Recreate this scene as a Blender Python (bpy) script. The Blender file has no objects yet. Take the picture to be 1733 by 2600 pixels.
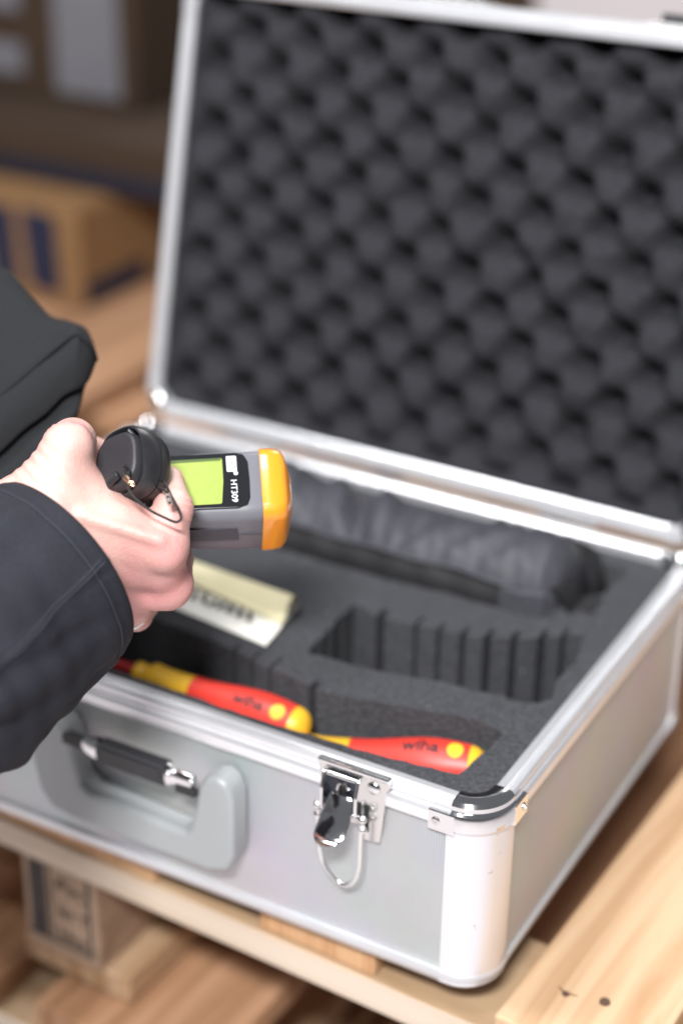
import bpy, bmesh, math, random
import numpy as np
from mathutils import Vector, Matrix
random.seed(7); rng = np.random.default_rng(7)
scn = bpy.context.scene
COL = scn.collection

# ------------------------------------------------------------------ camera
RC = np.array([[0.8713806275240098, 0.49044239659822986, 0.012730184385983556],
               [-0.23292379189982998, 0.3907256195808111, 0.8905503901352834],
               [0.4317896584478621, -0.778973520616604, 0.45470643830430885]])
CC = np.array([0.28816484, -0.69190049, 0.69166741])
FPX = 4397.2
cam = bpy.data.cameras.new('camera'); co = bpy.data.objects.new('camera', cam); COL.objects.link(co)
M = Matrix.Identity(4)
for i in range(3):
    for j in range(3): M[i][j] = RC[j][i]
    M[i][3] = CC[i]
co.matrix_world = M
cam.sensor_fit = 'VERTICAL'; cam.sensor_height = 36; cam.lens = FPX/2600*36
cam.clip_start = .02; cam.clip_end = 200
cam.dof.use_dof = True; cam.dof.focus_distance = .905; cam.dof.aperture_fstop = 2.3
scn.camera = co
def at(px, py, d):
    q = np.array([(px-866.5)/FPX*d, -(py-1300)/FPX*d, -d])
    return CC + RC.T@q
def cam2w(P):                      # rows of (right, up, depth) in metres
    Q = np.array(P, float).reshape(-1,3)*[1,1,-1]
    return CC + Q@RC
def pcam(px, py, d):               # the same point in camera millimetres
    return np.array([(px-866.5)/FPX*d, -(py-1300)/FPX*d, d])*1000

# ------------------------------------------------------------------ world, lamps, exposure
w = bpy.data.worlds.new('World'); scn.world = w; w.use_nodes = True
bg = w.node_tree.nodes['Background']; bg.inputs[0].default_value = (.82,.84,.92,1); bg.inputs[1].default_value = .12
def area(name, loc, tgt, sx, sy, power, colr):
    l = bpy.data.lights.new(name, 'AREA'); l.shape = 'RECTANGLE'; l.size = sx; l.size_y = sy; l.energy = power; l.color = colr
    o = bpy.data.objects.new(name, l); COL.objects.link(o); o.location = loc
    o.rotation_euler = (Vector(tgt)-Vector(loc)).to_track_quat('-Z','Y').to_euler(); return o
area('hall_lamp', (.40,-1.42,1.80), (-.1,.1,.1), .50,.22, 64, (.985,.99,1))
area('hall_lamp', (-.30,-1.0,2.3), (-.1,.1,.1), .34,.14, 10, (.98,.985,1))
area('hall_lamp', (-.90,-.15,2.3), (-.2,.15,.1), .22,.8, 22, (.97,.98,1))
area('hall_lamp', (-1.0,6.5,4.0), (-1.5,5.0,-.3), 1.5,3.0, 190, (1,.96,.96))
scn.view_settings.view_transform = 'Standard'; scn.view_settings.look = 'None'; scn.view_settings.exposure = .5; scn.view_settings.gamma = 1
scn.render.engine = 'CYCLES'; scn.cycles.use_denoising = True; scn.cycles.max_bounces = 8

# ------------------------------------------------------------------ materials
def mat(name, col, rough=.5, metal=0, noise=0, nscale=60, bump=0, bscale=300, stretch=(1,1,1), coat=0, sss=0, emit=None, col2=None, spec=.5, bdist=.001):
    m = bpy.data.materials.new(name); m.use_nodes = True; nt = m.node_tree; b = nt.nodes['Principled BSDF']
    b.inputs['Base Color'].default_value = (*col,1); b.inputs['Roughness'].default_value = rough; b.inputs['Metallic'].default_value = metal
    b.inputs['Specular IOR Level'].default_value = spec
    if coat: b.inputs['Coat Weight'].default_value = coat; b.inputs['Coat Roughness'].default_value = .08
    if sss:
        b.inputs['Subsurface Weight'].default_value = sss; b.inputs['Subsurface Radius'].default_value = (1,.35,.2); b.inputs['Subsurface Scale'].default_value = .004
    if emit: b.inputs['Emission Color'].default_value = (*emit[0],1); b.inputs['Emission Strength'].default_value = emit[1]
    tc = nt.nodes.new('ShaderNodeTexCoord'); mp = nt.nodes.new('ShaderNodeMapping'); mp.inputs['Scale'].default_value = stretch
    nt.links.new(tc.outputs['Object'], mp.inputs['Vector'])
    if noise:
        n = nt.nodes.new('ShaderNodeTexNoise'); n.inputs['Scale'].default_value = nscale; n.inputs['Detail'].default_value = 5
        nt.links.new(mp.outputs[0], n.inputs['Vector'])
        r = nt.nodes.new('ShaderNodeValToRGB'); c2 = col2 or tuple(c*(1-noise) for c in col)
        r.color_ramp.elements[0].position = .3; r.color_ramp.elements[1].position = .7
        r.color_ramp.elements[0].color = (*c2,1); r.color_ramp.elements[1].color = (*col,1)
        nt.links.new(n.outputs['Fac'], r.inputs[0]); nt.links.new(r.outputs[0], b.inputs['Base Color'])
    if bump:
        n = nt.nodes.new('ShaderNodeTexNoise'); n.inputs['Scale'].default_value = bscale; n.inputs['Detail'].default_value = 4
        nt.links.new(mp.outputs[0], n.inputs['Vector'])
        bu = nt.nodes.new('ShaderNodeBump'); bu.inputs['Strength'].default_value = bump; bu.inputs['Distance'].default_value = bdist
        nt.links.new(n.outputs['Fac'], bu.inputs['Height']); nt.links.new(bu.outputs[0], b.inputs['Normal'])
    return m
def wood(name, light, dark, axis='y', end=False):
    m = bpy.data.materials.new(name); m.use_nodes = True; nt = m.node_tree; b = nt.nodes['Principled BSDF']; N = nt.nodes.new; L = nt.links.new
    b.inputs['Roughness'].default_value = .72; b.inputs['Specular IOR Level'].default_value = .25
    tc = N('ShaderNodeTexCoord'); oi = N('ShaderNodeObjectInfo'); mp = N('ShaderNodeMapping')
    st = {'x':(1.0,15,15),'y':(15,1.0,15),'z':(22,22,1.2)}[axis]
    mp.inputs['Scale'].default_value = st
    ad = N('ShaderNodeVectorMath'); ad.operation = 'MULTIPLY_ADD'; ad.inputs[1].default_value = (3,5,7)
    cb = N('ShaderNodeCombineXYZ'); L(oi.outputs['Random'], cb.inputs[0]); L(oi.outputs['Random'], cb.inputs[1]); L(oi.outputs['Random'], cb.inputs[2])
    L(cb.outputs[0], ad.inputs[0]); L(tc.outputs['Object'], mp.inputs['Vector']); L(mp.outputs[0], ad.inputs[2])
    n = N('ShaderNodeTexNoise'); n.inputs['Scale'].default_value = 1.7; n.inputs['Detail'].default_value = 9; n.inputs['Roughness'].default_value = .62; n.inputs['Distortion'].default_value = 1.3; L(ad.outputs[0], n.inputs['Vector'])
    w_ = N('ShaderNodeTexWave'); w_.inputs['Scale'].default_value = .9 if not end else 3; w_.inputs['Distortion'].default_value = 5; w_.inputs['Detail'].default_value = 3; L(ad.outputs[0], w_.inputs['Vector'])
    mx = N('ShaderNodeMath'); mx.operation = 'MULTIPLY_ADD'; mx.inputs[1].default_value = .12; L(w_.outputs['Fac'], mx.inputs[0]); L(n.outputs['Fac'], mx.inputs[2])
    r = N('ShaderNodeValToRGB'); r.color_ramp.elements[0].position = .36; r.color_ramp.elements[1].position = .64
    r.color_ramp.elements[0].color = (*dark,1); r.color_ramp.elements[1].color = (*light,1); L(mx.outputs[0], r.inputs[0])
    hs = N('ShaderNodeHueSaturation'); mr = N('ShaderNodeMapRange'); mr.inputs[3].default_value = .8; mr.inputs[4].default_value = 1.12
    L(oi.outputs['Random'], mr.inputs[0]); L(mr.outputs[0], hs.inputs['Value']); L(r.outputs[0], hs.inputs['Color']); L(hs.outputs[0], b.inputs['Base Color'])
    bu = N('ShaderNodeBump'); bu.inputs['Strength'].default_value = .35; bu.inputs['Distance'].default_value = .001; L(n.outputs['Fac'], bu.inputs['Height']); L(bu.outputs[0], b.inputs['Normal'])
    return m
def panel_mat(name):
    m = bpy.data.materials.new(name); m.use_nodes = True; nt = m.node_tree; b = nt.nodes['Principled BSDF']; N = nt.nodes.new; L = nt.links.new
    b.inputs['Metallic'].default_value = .62; b.inputs['Roughness'].default_value = .40
    tc = N('ShaderNodeTexCoord'); sp = N('ShaderNodeSeparateXYZ'); L(tc.outputs['Object'], sp.inputs[0])
    def mth(op, a, bv=None, v=None):
        n = N('ShaderNodeMath'); n.operation = op; L(a, n.inputs[0])
        if bv is not None: L(bv, n.inputs[1])
        if v is not None: n.inputs[1].default_value = v
        return n.outputs[0]
    h = mth('ADD', sp.outputs[0], sp.outputs[1])
    k = 2*math.pi/.0031
    s1 = mth('SINE', mth('MULTIPLY', mth('ADD', h, sp.outputs[2]), v=k)); s2 = mth('SINE', mth('MULTIPLY', mth('SUBTRACT', h, sp.outputs[2]), v=k))
    p = mth('MULTIPLY', s1, s2)
    mr = N('ShaderNodeMapRange'); mr.inputs[1].default_value = -1; L(p, mr.inputs[0])
    r = N('ShaderNodeValToRGB'); r.color_ramp.elements[0].color = (.50,.505,.52,1); r.color_ramp.elements[1].color = (.93,.935,.95,1); L(mr.outputs[0], r.inputs[0])
    n2 = N('ShaderNodeTexNoise'); n2.inputs['Scale'].default_value = 14; n2.inputs['Detail'].default_value = 5; L(tc.outputs['Object'], n2.inputs['Vector'])
    mi = N('ShaderNodeMix'); mi.data_type = 'RGBA'; mi.blend_type = 'MULTIPLY'; mi.inputs[0].default_value = .28
    L(r.outputs[0], mi.inputs[6]); L(n2.outputs['Color'], mi.inputs[7]); L(mi.outputs[2], b.inputs['Base Color'])
    bu = N('ShaderNodeBump'); bu.inputs['Strength'].default_value = .8; bu.inputs['Distance'].default_value = .0005; L(mr.outputs[0], bu.inputs['Height']); L(bu.outputs[0], b.inputs['Normal'])
    return m
def post_mat(name):
    m = mat(name, (.84,.84,.87), .36, .68)
    nt = m.node_tree; b = nt.nodes['Principled BSDF']; N = nt.nodes.new; L = nt.links.new
    tc = N('ShaderNodeTexCoord'); n = N('ShaderNodeTexNoise'); n.inputs['Scale'].default_value = 95; n.inputs['Detail'].default_value = 6; n.inputs['Roughness'].default_value = .7
    mp = N('ShaderNodeMapping'); mp.inputs['Scale'].default_value = (1,1,1.8); L(tc.outputs['Object'], mp.inputs[0]); L(mp.outputs[0], n.inputs['Vector'])
    r = N('ShaderNodeValToRGB'); r.color_ramp.elements[0].position = .29; r.color_ramp.elements[1].position = .325
    r.color_ramp.elements[0].color = (.12,.11,.12,1); r.color_ramp.elements[1].color = (.84,.84,.87,1); L(n.outputs['Fac'], r.inputs[0]); L(r.outputs[0], b.inputs['Base Color'])
    return m
def skin_mat():
    m = mat('skin', (.72,.44,.38), .48, sss=.14, bump=.45, bscale=650, bdist=.0007)
    nt = m.node_tree; b = nt.nodes['Principled BSDF']; N = nt.nodes.new; L = nt.links.new
    tc = N('ShaderNodeTexCoord'); n = N('ShaderNodeTexNoise'); n.inputs['Scale'].default_value = 45; n.inputs['Detail'].default_value = 4; L(tc.outputs['Object'], n.inputs['Vector'])
    r = N('ShaderNodeValToRGB'); r.color_ramp.elements[0].position = .35; r.color_ramp.elements[1].position = .65
    r.color_ramp.elements[0].color = (.62,.345,.30,1); r.color_ramp.elements[1].color = (.69,.45,.385,1); L(n.outputs['Fac'], r.inputs[0])
    at_ = N('ShaderNodeAttribute'); at_.attribute_name = 'flush'
    mi = N('ShaderNodeMix'); mi.data_type = 'RGBA'; L(at_.outputs['Fac'], mi.inputs[0]); L(r.outputs[0], mi.inputs[6]); mi.inputs[7].default_value = (.62,.245,.24,1)
    L(mi.outputs[2], b.inputs['Base Color'])
    return m
def fleck(m):
    nt = m.node_tree; b = nt.nodes['Principled BSDF']; src = b.inputs['Base Color'].links[0].from_socket; N = nt.nodes.new; L = nt.links.new
    tc = N('ShaderNodeTexCoord'); v = N('ShaderNodeTexVoronoi'); v.inputs['Scale'].default_value = 170; L(tc.outputs['Object'], v.inputs['Vector'])
    sx = N('ShaderNodeSeparateXYZ'); L(v.outputs['Color'], sx.inputs[0])
    g = N('ShaderNodeMath'); g.operation = 'GREATER_THAN'; g.inputs[1].default_value = .95; L(sx.outputs[0], g.inputs[0])
    l = N('ShaderNodeMath'); l.operation = 'LESS_THAN'; l.inputs[1].default_value = .10; L(v.outputs['Distance'], l.inputs[0])
    mu = N('ShaderNodeMath'); mu.operation = 'MULTIPLY'; L(g.outputs[0], mu.inputs[0]); L(l.outputs[0], mu.inputs[1])
    mi = N('ShaderNodeMix'); mi.data_type = 'RGBA'; L(mu.outputs[0], mi.inputs[0]); L(src, mi.inputs[6]); mi.inputs[7].default_value = (.5,.5,.5,1); L(mi.outputs[2], b.inputs['Base Color'])
ALU = mat('brushed_aluminium', (.89,.89,.91), .28, .64, noise=.06, nscale=40)
ALUR = mat('satin_rail', (.74,.75,.77), .42, .6, noise=.08, nscale=30)
POST = post_mat('anodised_post')
PANEL = panel_mat('dimpled_aluminium')
CHROME = mat('chrome', (.86,.86,.86), .09, 1, bump=.06, bscale=120)
STEEL = mat('bright_steel', (.78,.77,.75), .22, 1, bump=.1, bscale=90)
DARKM = mat('dark_gap', (.012,.012,.014), .6)
FOAM = mat('grey_foam', (.088,.089,.097), .95, noise=.5, nscale=420, bump=1, bscale=420, spec=.15, bdist=.003)
fleck(FOAM)
FOAML = mat('egg_crate_foam', (.034,.034,.039), .92, noise=.3, nscale=350, bump=.9, bscale=420, spec=.18, bdist=.002)
PLAST = mat('grey_plastic', (.34,.355,.36), .38, bump=.05, bscale=400)
RUBBER = mat('black_rubber', (.026,.026,.029), .36, bump=.12, bscale=500, noise=.3, nscale=120)
RUBM = mat('matt_rubber', (.024,.023,.027), .5, bump=.12, bscale=700)
BODY = mat('grey_body', (.155,.155,.175), .42, bump=.12, bscale=1500)
BODYD = mat('dark_label', (.055,.056,.068), .5)
ORANGE = mat('orange_cap', (.86,.30,.02), .28, coat=.4, sss=.15)
BEZEL = mat('black_bezel', (.012,.013,.015), .16, coat=.2)
LCD = mat('lime_screen', (.27,.34,.065), .35, emit=((.55,.62,.12), .07), noise=.08, nscale=200)
WHITE = mat('white_print', (.8,.8,.8), .5)
BLACKP = mat('black_print', (.02,.02,.022), .6)
RED = mat('red_grip', (.72,.045,.03), .42, bump=.05, bscale=500)
REDD = mat('red_blade', (.35,.015,.02), .4)
YEL = mat('yellow_grip', (.85,.48,.03), .4)
PAPER = mat('cream_paper', (.86,.78,.50), .8, noise=.06, nscale=40)
PAPERW = mat('white_paper', (.90,.88,.80), .8, noise=.04, nscale=40)
FABRIC = mat('navy_softshell', (.021,.022,.031), .78, noise=.35, nscale=700, bump=.6, bscale=1300, spec=.3)
FABRIC2 = mat('charcoal_fabric', (.019,.020,.022), .88, noise=.25, nscale=900, bump=.5, bscale=1500, spec=.25)
FABRIC3 = mat('black_lining', (.014,.015,.017), .85, spec=.25)
POUCH = mat('pouch_nylon', (.062,.062,.074), .62, noise=.3, nscale=300, bump=.6, bscale=500)
MESH = mat('pouch_mesh', (.007,.007,.008), .7, bump=.6, bscale=600)
CORD = mat('cord', (.015,.015,.016), .5, bump=.7, bscale=2500)
BRASS = mat('brass', (.75,.50,.33), .2, 1)
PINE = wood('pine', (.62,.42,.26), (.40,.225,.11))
PINET = wood('shaded_pine', (.48,.33,.20), (.36,.23,.13), 'x')  # front stringer wood, case and plank shade painted into its tan
PINEX = wood('lit_pine_edge', (.82,.68,.55), (.70,.54,.40), 'x')  # paler sawn front face, brightened to carry the front light
PINEB = wood('rough_block', (.48,.33,.23), (.25,.16,.10), 'x')
PINEE = wood('end_grain', (.70,.42,.23), (.50,.26,.12), 'z', True)
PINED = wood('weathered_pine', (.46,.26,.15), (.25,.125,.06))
KRAFT = mat('kraft_card', (.22,.115,.045), .8, noise=.15, nscale=12)
KRAFTD = mat('brown_card', (.038,.019,.008), .9, noise=.25, nscale=8)
KRAFTL = mat('pale_card', (.13,.08,.038), .9, noise=.2, nscale=8)
NAVY = mat('navy_print', (.007,.010,.032), .6)
LABELM = mat('grey_label', (.15,.145,.16), .7, noise=.15, nscale=10)
CONC = mat('concrete', (.62,.57,.57), .6, noise=.1, nscale=1.5, bump=.1, bscale=30)

# ------------------------------------------------------------------ mesh helpers
def link(name, me, m, parent=None, smooth=False):
    if m is not None: me.materials.append(m)
    if smooth:
        me.polygons.foreach_set('use_smooth', [True]*len(me.polygons))
    o = bpy.data.objects.new(name, me); COL.objects.link(o)
    if parent is not None:
        o.parent = parent; o.matrix_parent_inverse = Matrix.Identity(4)
    return o
def obj(name, bm, m, parent=None, smooth=False, bevel=0, seg=2, angle=None, subd=0):
    bmesh.ops.recalc_face_normals(bm, faces=bm.faces)
    me = bpy.data.meshes.new(name); bm.to_mesh(me); bm.free()
    o = link(name, me, m, parent, smooth)
    if bevel:
        b = o.modifiers.new('b','BEVEL'); b.width = bevel; b.segments = seg; b.limit_method = 'ANGLE'; b.angle_limit = math.radians(40); b.harden_normals = False
    if subd:
        s = o.modifiers.new('s','SUBSURF'); s.levels = s.render_levels = subd
    if angle is not None:
        bm2 = None
        me.set_sharp_from_angle(angle=math.radians(angle)) if hasattr(me,'set_sharp_from_angle') else None
    return o
def empty(name, label=None, cat=None, loc=(0,0,0), group=None, mtx=None):
    o = bpy.data.objects.new(name, None); COL.objects.link(o); o.empty_display_size = .02
    if mtx is not None: o.matrix_world = mtx
    else: o.location = loc
    if label: o['label'] = label
    if cat: o['category'] = cat
    if group: o['group'] = group
    return o
def tag(o, label, cat, group=None):
    o['label'] = label; o['category'] = cat
    if group: o['group'] = group
    return o
def box(bm, x0, x1, y0, y1, z0, z1, mtx=None):
    v = [bm.verts.new(p) for p in [(x0,y0,z0),(x1,y0,z0),(x1,y1,z0),(x0,y1,z0),(x0,y0,z1),(x1,y0,z1),(x1,y1,z1),(x0,y1,z1)]]
    for f in [(0,3,2,1),(4,5,6,7),(0,1,5,4),(1,2,6,5),(2,3,7,6),(3,0,4,7)]: bm.faces.new([v[i] for i in f])
    if mtx is not None:
        for a in v: a.co = mtx@a.co
    return v
def bxo(name, x0,x1,y0,y1,z0,z1, m, parent=None, bevel=0, seg=2, mtx=None):
    bm = bmesh.new(); box(bm,x0,x1,y0,y1,z0,z1,mtx); return obj(name,bm,m,parent,bevel=bevel,seg=seg)
def loft(bm, rings, close=True, cap0=False, cap1=False):
    R = [[bm.verts.new(tuple(p)) for p in r] for r in rings]
    n = len(R[0])
    for a,b in zip(R,R[1:]):
        for i in range(n if close else n-1):
            j = (i+1)%n; bm.faces.new((a[i],a[j],b[j],b[i]))
    if cap0: bm.faces.new(R[0])
    if cap1: bm.faces.new(R[-1][::-1])
    return R
def tube(bm, pts, r, n=10, closed=False, caps=True):
    P = [Vector(p) for p in pts]; k = len(P); rings = []; up = None
    for i,p in enumerate(P):
        if closed: t = (P[(i+1)%k]-P[i-1])
        else: t = P[min(i+1,k-1)]-P[max(i-1,0)]
        t.normalize()
        if up is None: up = t.orthogonal().normalized()
        up = (up - t*up.dot(t)).normalized(); s = t.cross(up)
        rr = r[i] if hasattr(r,'__len__') else r
        rings.append([p+up*math.cos(a)*rr+s*math.sin(a)*rr for a in [2*math.pi*q/n for q in range(n)]])
    if closed: rings.append(rings[0])
    if closed:
        R = [[bm.verts.new(p) for p in rg] for rg in rings[:-1]]
        for a in range(k):
            A,B = R[a],R[(a+1)%k]
            off = 0
            if a == k-1:
                off = min(range(n), key=lambda o: (A[0].co-B[o].co).length)
            for i in range(n): bm.faces.new((A[i],A[(i+1)%n],B[(i+1+off)%n],B[(i+off)%n]))
    else: loft(bm, rings, True, caps, caps)
def spline(pts, n=8, closed=False):
    P = [np.array(p,float) for p in pts]; k = len(P); out = []
    rng_ = range(k if closed else k-1)
    for i in rng_:
        if closed: a,b,c,d = P[i-1],P[i],P[(i+1)%k],P[(i+2)%k]
        else: a,b,c,d = P[max(i-1,0)],P[i],P[i+1],P[min(i+2,k-1)]
        for q in range(n):
            t = q/n; out.append(.5*((2*b)+(c-a)*t+(2*a-5*b+4*c-d)*t*t+(3*b-a-3*c+d)*t**3))
    if not closed: out.append(P[-1])
    return out
def prism(bm, poly, z0, z1, mtx=None):
    a = [bm.verts.new((x,y,z0)) for x,y in poly]; b = [bm.verts.new((x,y,z1)) for x,y in poly]; n = len(poly)
    bm.faces.new(a[::-1]); bm.faces.new(b)
    for i in range(n): bm.faces.new((a[i],a[(i+1)%n],b[(i+1)%n],b[i]))
    if mtx is not None:
        for v in a+b: v.co = mtx@v.co
def rrect(w_, h, r, n=5, cx=0, cy=0):
    out = []
    for sx,sy,a0 in ((1,1,0),(-1,1,90),(-1,-1,180),(1,-1,270)):
        for i in range(n+1):
            a = math.radians(a0+90*i/n); out.append((cx+sx*(w_/2-r)+r*math.cos(a), cy+sy*(h/2-r)+r*math.sin(a)))
    return out
def text_mesh(s, size, depth=0, res=3, bold=0):
    cu = bpy.data.curves.new('t','FONT'); cu.body = s; cu.size = size; cu.align_x = 'CENTER'; cu.align_y = 'CENTER'; cu.extrude = depth; cu.offset = bold; cu.resolution_u = res
    o = bpy.data.objects.new('t', cu); COL.objects.link(o)
    dg = bpy.context.evaluated_depsgraph_get(); me = bpy.data.meshes.new_from_object(o.evaluated_get(dg))
    bpy.data.objects.remove(o); bpy.data.curves.remove(cu); return me
def bake(o):                        # apply an object's modifiers
    dg = bpy.context.evaluated_depsgraph_get(); me = bpy.data.meshes.new_from_object(o.evaluated_get(dg))
    o.modifiers.clear(); o.data = me; return o
def lathe(bm, prof, n=28):           # profile (s along x, radius)
    rings = [[(s, r*math.cos(2*math.pi*i/n), r*math.sin(2*math.pi*i/n)) for i in range(n)] for s,r in prof]
    loft(bm, rings, True, True, True)
# smooth iso-surface of a distance field on a grid (surface nets)
def snet(fn, lo, hi, h):
    ax = [np.arange(lo[i], hi[i]+h, h) for i in range(3)]
    G = np.stack(np.meshgrid(*ax, indexing='ij'), -1).astype(np.float32)
    F = fn(G); S = F < 0; nx,ny,nz = F.shape
    offs = [(i,j,k) for i in (0,1) for j in (0,1) for k in (0,1)]
    sl = lambda A,o: A[o[0]:o[0]+nx-1, o[1]:o[1]+ny-1, o[2]:o[2]+nz-1]
    cnt = sum(sl(S,o).astype(np.int8) for o in offs); act = (cnt>0)&(cnt<8)
    idx = -np.ones(act.shape, np.int64); cells = np.argwhere(act); idx[act] = np.arange(len(cells))
    acc = np.zeros((len(cells),3)); num = np.zeros(len(cells))
    for o in offs:
        for a in range(3):
            if o[a]: continue
            q = list(o); q[a] = 1
            i0 = cells+np.array(o); i1 = cells+np.array(q)
            f0 = F[tuple(i0.T)]; f1 = F[tuple(i1.T)]; c = (f0<0) != (f1<0)
            t = np.where(c, f0/(f0-f1+1e-12), 0)
            p = i0.astype(float); p[:,a] += t
            acc[c] += p[c]; num[c] += 1
    V = acc/num[:,None]*h + np.array(lo)
    faces = []
    for a in range(3):
        b,c = (a+1)%3,(a+2)%3
        s0 = [slice(None)]*3; s1 = [slice(None)]*3; s0[a] = slice(0,-1); s1[a] = slice(1,None)
        A,B = S[tuple(s0)],S[tuple(s1)]
        e = np.argwhere(A != B)
        e = e[(e[:,b]>0)&(e[:,c]>0)&(e[:,b]<F.shape[b]-1)&(e[:,c]<F.shape[c]-1)]
        q = []
        for db,dc in ((-1,-1),(0,-1),(0,0),(-1,0)):
            k = e.copy(); k[:,b] += db; k[:,c] += dc; q.append(idx[tuple(k.T)])
        q = np.stack(q,1); flip = ~A[tuple(e.T)]; q[flip] = q[flip][:,::-1]
        faces.append(q)
    return V, np.concatenate(faces)
def np_mesh(name, V, Fq):
    me = bpy.data.meshes.new(name); me.from_pydata(V.tolist(), [], Fq.tolist()); me.update(); return me
def cap_sdf(P, a, b, ra, rb):
    a = np.asarray(a,np.float32); b = np.asarray(b,np.float32); ab = b-a
    t = np.clip(((P-a)@ab)/(ab@ab), 0, 1); d = P-(a+t[...,None]*ab)
    return np.sqrt((d*d).sum(-1)) - (ra+(rb-ra)*t)
def smin(a, b, k):
    h = np.clip(.5+.5*(b-a)/k, 0, 1); return b+(a-b)*h-k*h*(1-h)

# ================================================================== THE SETTING
fl = bxo('floor', -40,40,-30,60,-.50,-.437, CONC); fl['kind'] = 'structure'

# ================================================================== PALLETS
def pallet(z, dx, dy, label, seed, front):
    rnd = random.Random(seed)
    p = empty('wooden_pallet', label, 'pallet', (0,0,z-.144), 'stacked pallets under the case')
    p.rotation_euler = (0,0,-.045)
    def bd(nm, x0,x1,y0,y1,z0,z1, m):
        cx,cy = (x0+x1)/2+dx,(y0+y1)/2+dy; bm = bmesh.new()
        box(bm, -(x1-x0)/2,(x1-x0)/2, -(y1-y0)/2,(y1-y0)/2, z0-z0, z1-z0)
        o = obj(nm, bm, m, p, bevel=.0018, seg=2); o.location = (cx,cy,z0+.144); return o
    ends = {}
    for i in range(-1,7):
        x0 = .009-.166*i; x1 = x0+.088 if i == 0 else x0+.082
        if i == -1: continue
        y0 = {0:-.0035,1:.0085,2:.0085}.get(i, rnd.uniform(.006,.02))
        if i == 2: x0,x1 = -.372,-.236
        if i == 5: x0 = -.903
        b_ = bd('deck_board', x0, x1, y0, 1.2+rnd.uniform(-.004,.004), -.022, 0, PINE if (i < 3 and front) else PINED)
        if i in (1,2) and front:
            bm = bmesh.new(); hw = (x1-x0)/2-.0006; box(bm, -hw,hw, -.0012,.0006, .0012,.0208)
            g = obj('end_grain', bm, PINEE, b_); g.location = (0, -(1.2-y0)/2, 0)
        ends[i] = b_
    for y0 in (.005,.56,1.1):
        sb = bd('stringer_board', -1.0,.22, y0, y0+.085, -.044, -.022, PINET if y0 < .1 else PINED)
        if y0 < .1:
            bm = bmesh.new(); box(bm,-.609,.609,-.0014,.0005,.0012,.0212); sf = obj('lit_sawn_face',bm,PINEX,sb); sf.location = (0,-.0425,0)  # pale front strip with light painted in, over the shade-toned board
        for x0 in (-.9,-.356,.03):
            wd = .068 if x0 > -.5 else .1
            b = bd('block', x0+(.004 if front and x0==-.356 else 0), x0+wd, y0+.002, y0+.09, -.122, -.044, PINEB)
            if front and y0 < .1 and x0 == -.356:   # the printed block
                ST = mat('ink_stamp', (.022,.020,.022), .8, noise=.3, nscale=300, col2=(.07,.055,.045))
                bm = bmesh.new(); yy = -.0446
                def st(x0,x1,z0,z1): box(bm, x0,x1, yy,yy+.0012, z0,z1)
                st(-.026,-.012,.012,.074); st(-.029,.027,.010,.0125); st(.024,.0265,.012,.075); st(-.009,-.0075,.012,.075)
                o1 = obj('stamp_frame', bm, ST, b)
                for s_,zz,xx,sz in (('IP',.064,.002,.015),('PC',.060,.016,.014),('L',.042,.002,.014),('H T',.040,.013,.014),('26',.022,.003,.014),('DB',.020,.015,.010)):
                    me = text_mesh(s_, sz); o2 = link('stamp_lettering', me, ST, b)
                    o2.matrix_local = Matrix.Translation((xx,yy-.0002,zz-.002))@Matrix.Rotation(math.pi/2,4,'X')
    for x0 in (-.9,-.36,.02):
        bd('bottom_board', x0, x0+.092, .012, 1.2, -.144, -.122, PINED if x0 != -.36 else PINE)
    return p
P1 = pallet(0, 0, 0, 'upper pale wooden pallet carrying the open aluminium case', 3, True)
P2 = pallet(-.147, .045, -.027, 'lower wooden pallet stacked beneath the upper one, mostly in shade', 5, False)
P3 = pallet(-.294, .02, -.01, 'bottom wooden pallet standing on the floor under the others', 8, False)
# dark nail knots on the near plank
for (x,y,r_) in ((.0372,.0318,.0022),(.0590,.0370,.0034)):
    bm = bmesh.new(); bmesh.ops.create_cone(bm, cap_ends=True, segments=14, radius1=r_, radius2=r_*.9, depth=.0012)
    kn = obj('nail', bm, mat('rusty_nail',(.13,.075,.05),.6,.4), P1); kn.matrix_world = Matrix.Translation((x,y,.0003))
bm = bmesh.new(); prism(bm,[(.0310,.0355),(.0362,.0312),(.0440,.0335),(.0368,.0330)],.0002,.0008); kn = obj('scar',bm,mat('wood_scar',(.20,.12,.07),.8),P1); kn.matrix_parent_inverse = (Matrix.Translation((0,0,-.144))@Matrix.Rotation(-.045,4,'Z')).inverted()

# ================================================================== CARDBOARD BOXES
def carton(name, label, x0,x1,y0,y1,z0,z1, m, rot=0):
    e = empty(name, label, 'box', ((x0+x1)/2,(y0+y1)/2,z0)); e.rotation_euler = (0,0,rot)
    a,b,c = (x1-x0)/2,(y1-y0)/2,z1-z0
    bm = bmesh.new(); box(bm,-a,a,-b,b,0,c); bo = obj('carton',bm,m,e,bevel=.004)
    bxo('flap', -a+.004,a-.004,-b+.004,-.002,c-.0005,c+.0032, m, e); bxo('flap', -a+.004,a-.004,.002,b-.004,c-.0005,c+.0032, m, e)
    return e,a,b,c
e,a,b,c = carton('cardboard_box','low brown cardboard box with navy print bars on the pallet, left', -1.36,-.862,.775,1.14,.001,.116, KRAFT)
for xa,xb in ((.028,.070),(.088,.124),(.20,.25)):
    bm = bmesh.new(); prism(bm, [(a-xb,0.020),(a-xa,.014),(a-xa-.004,.106),(a-xb-.008,.108)], 0,.001, Matrix.Translation((0,-b-.0004,0))@Matrix.Rotation(math.pi/2,4,'X'))
    obj('print_bar', bm, NAVY, e)
bm = bmesh.new(); box(bm, a-.0005,a+.001,-b+.01,-b+.12,.004,.030); obj('print_bar', bm, NAVY, e)
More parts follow.
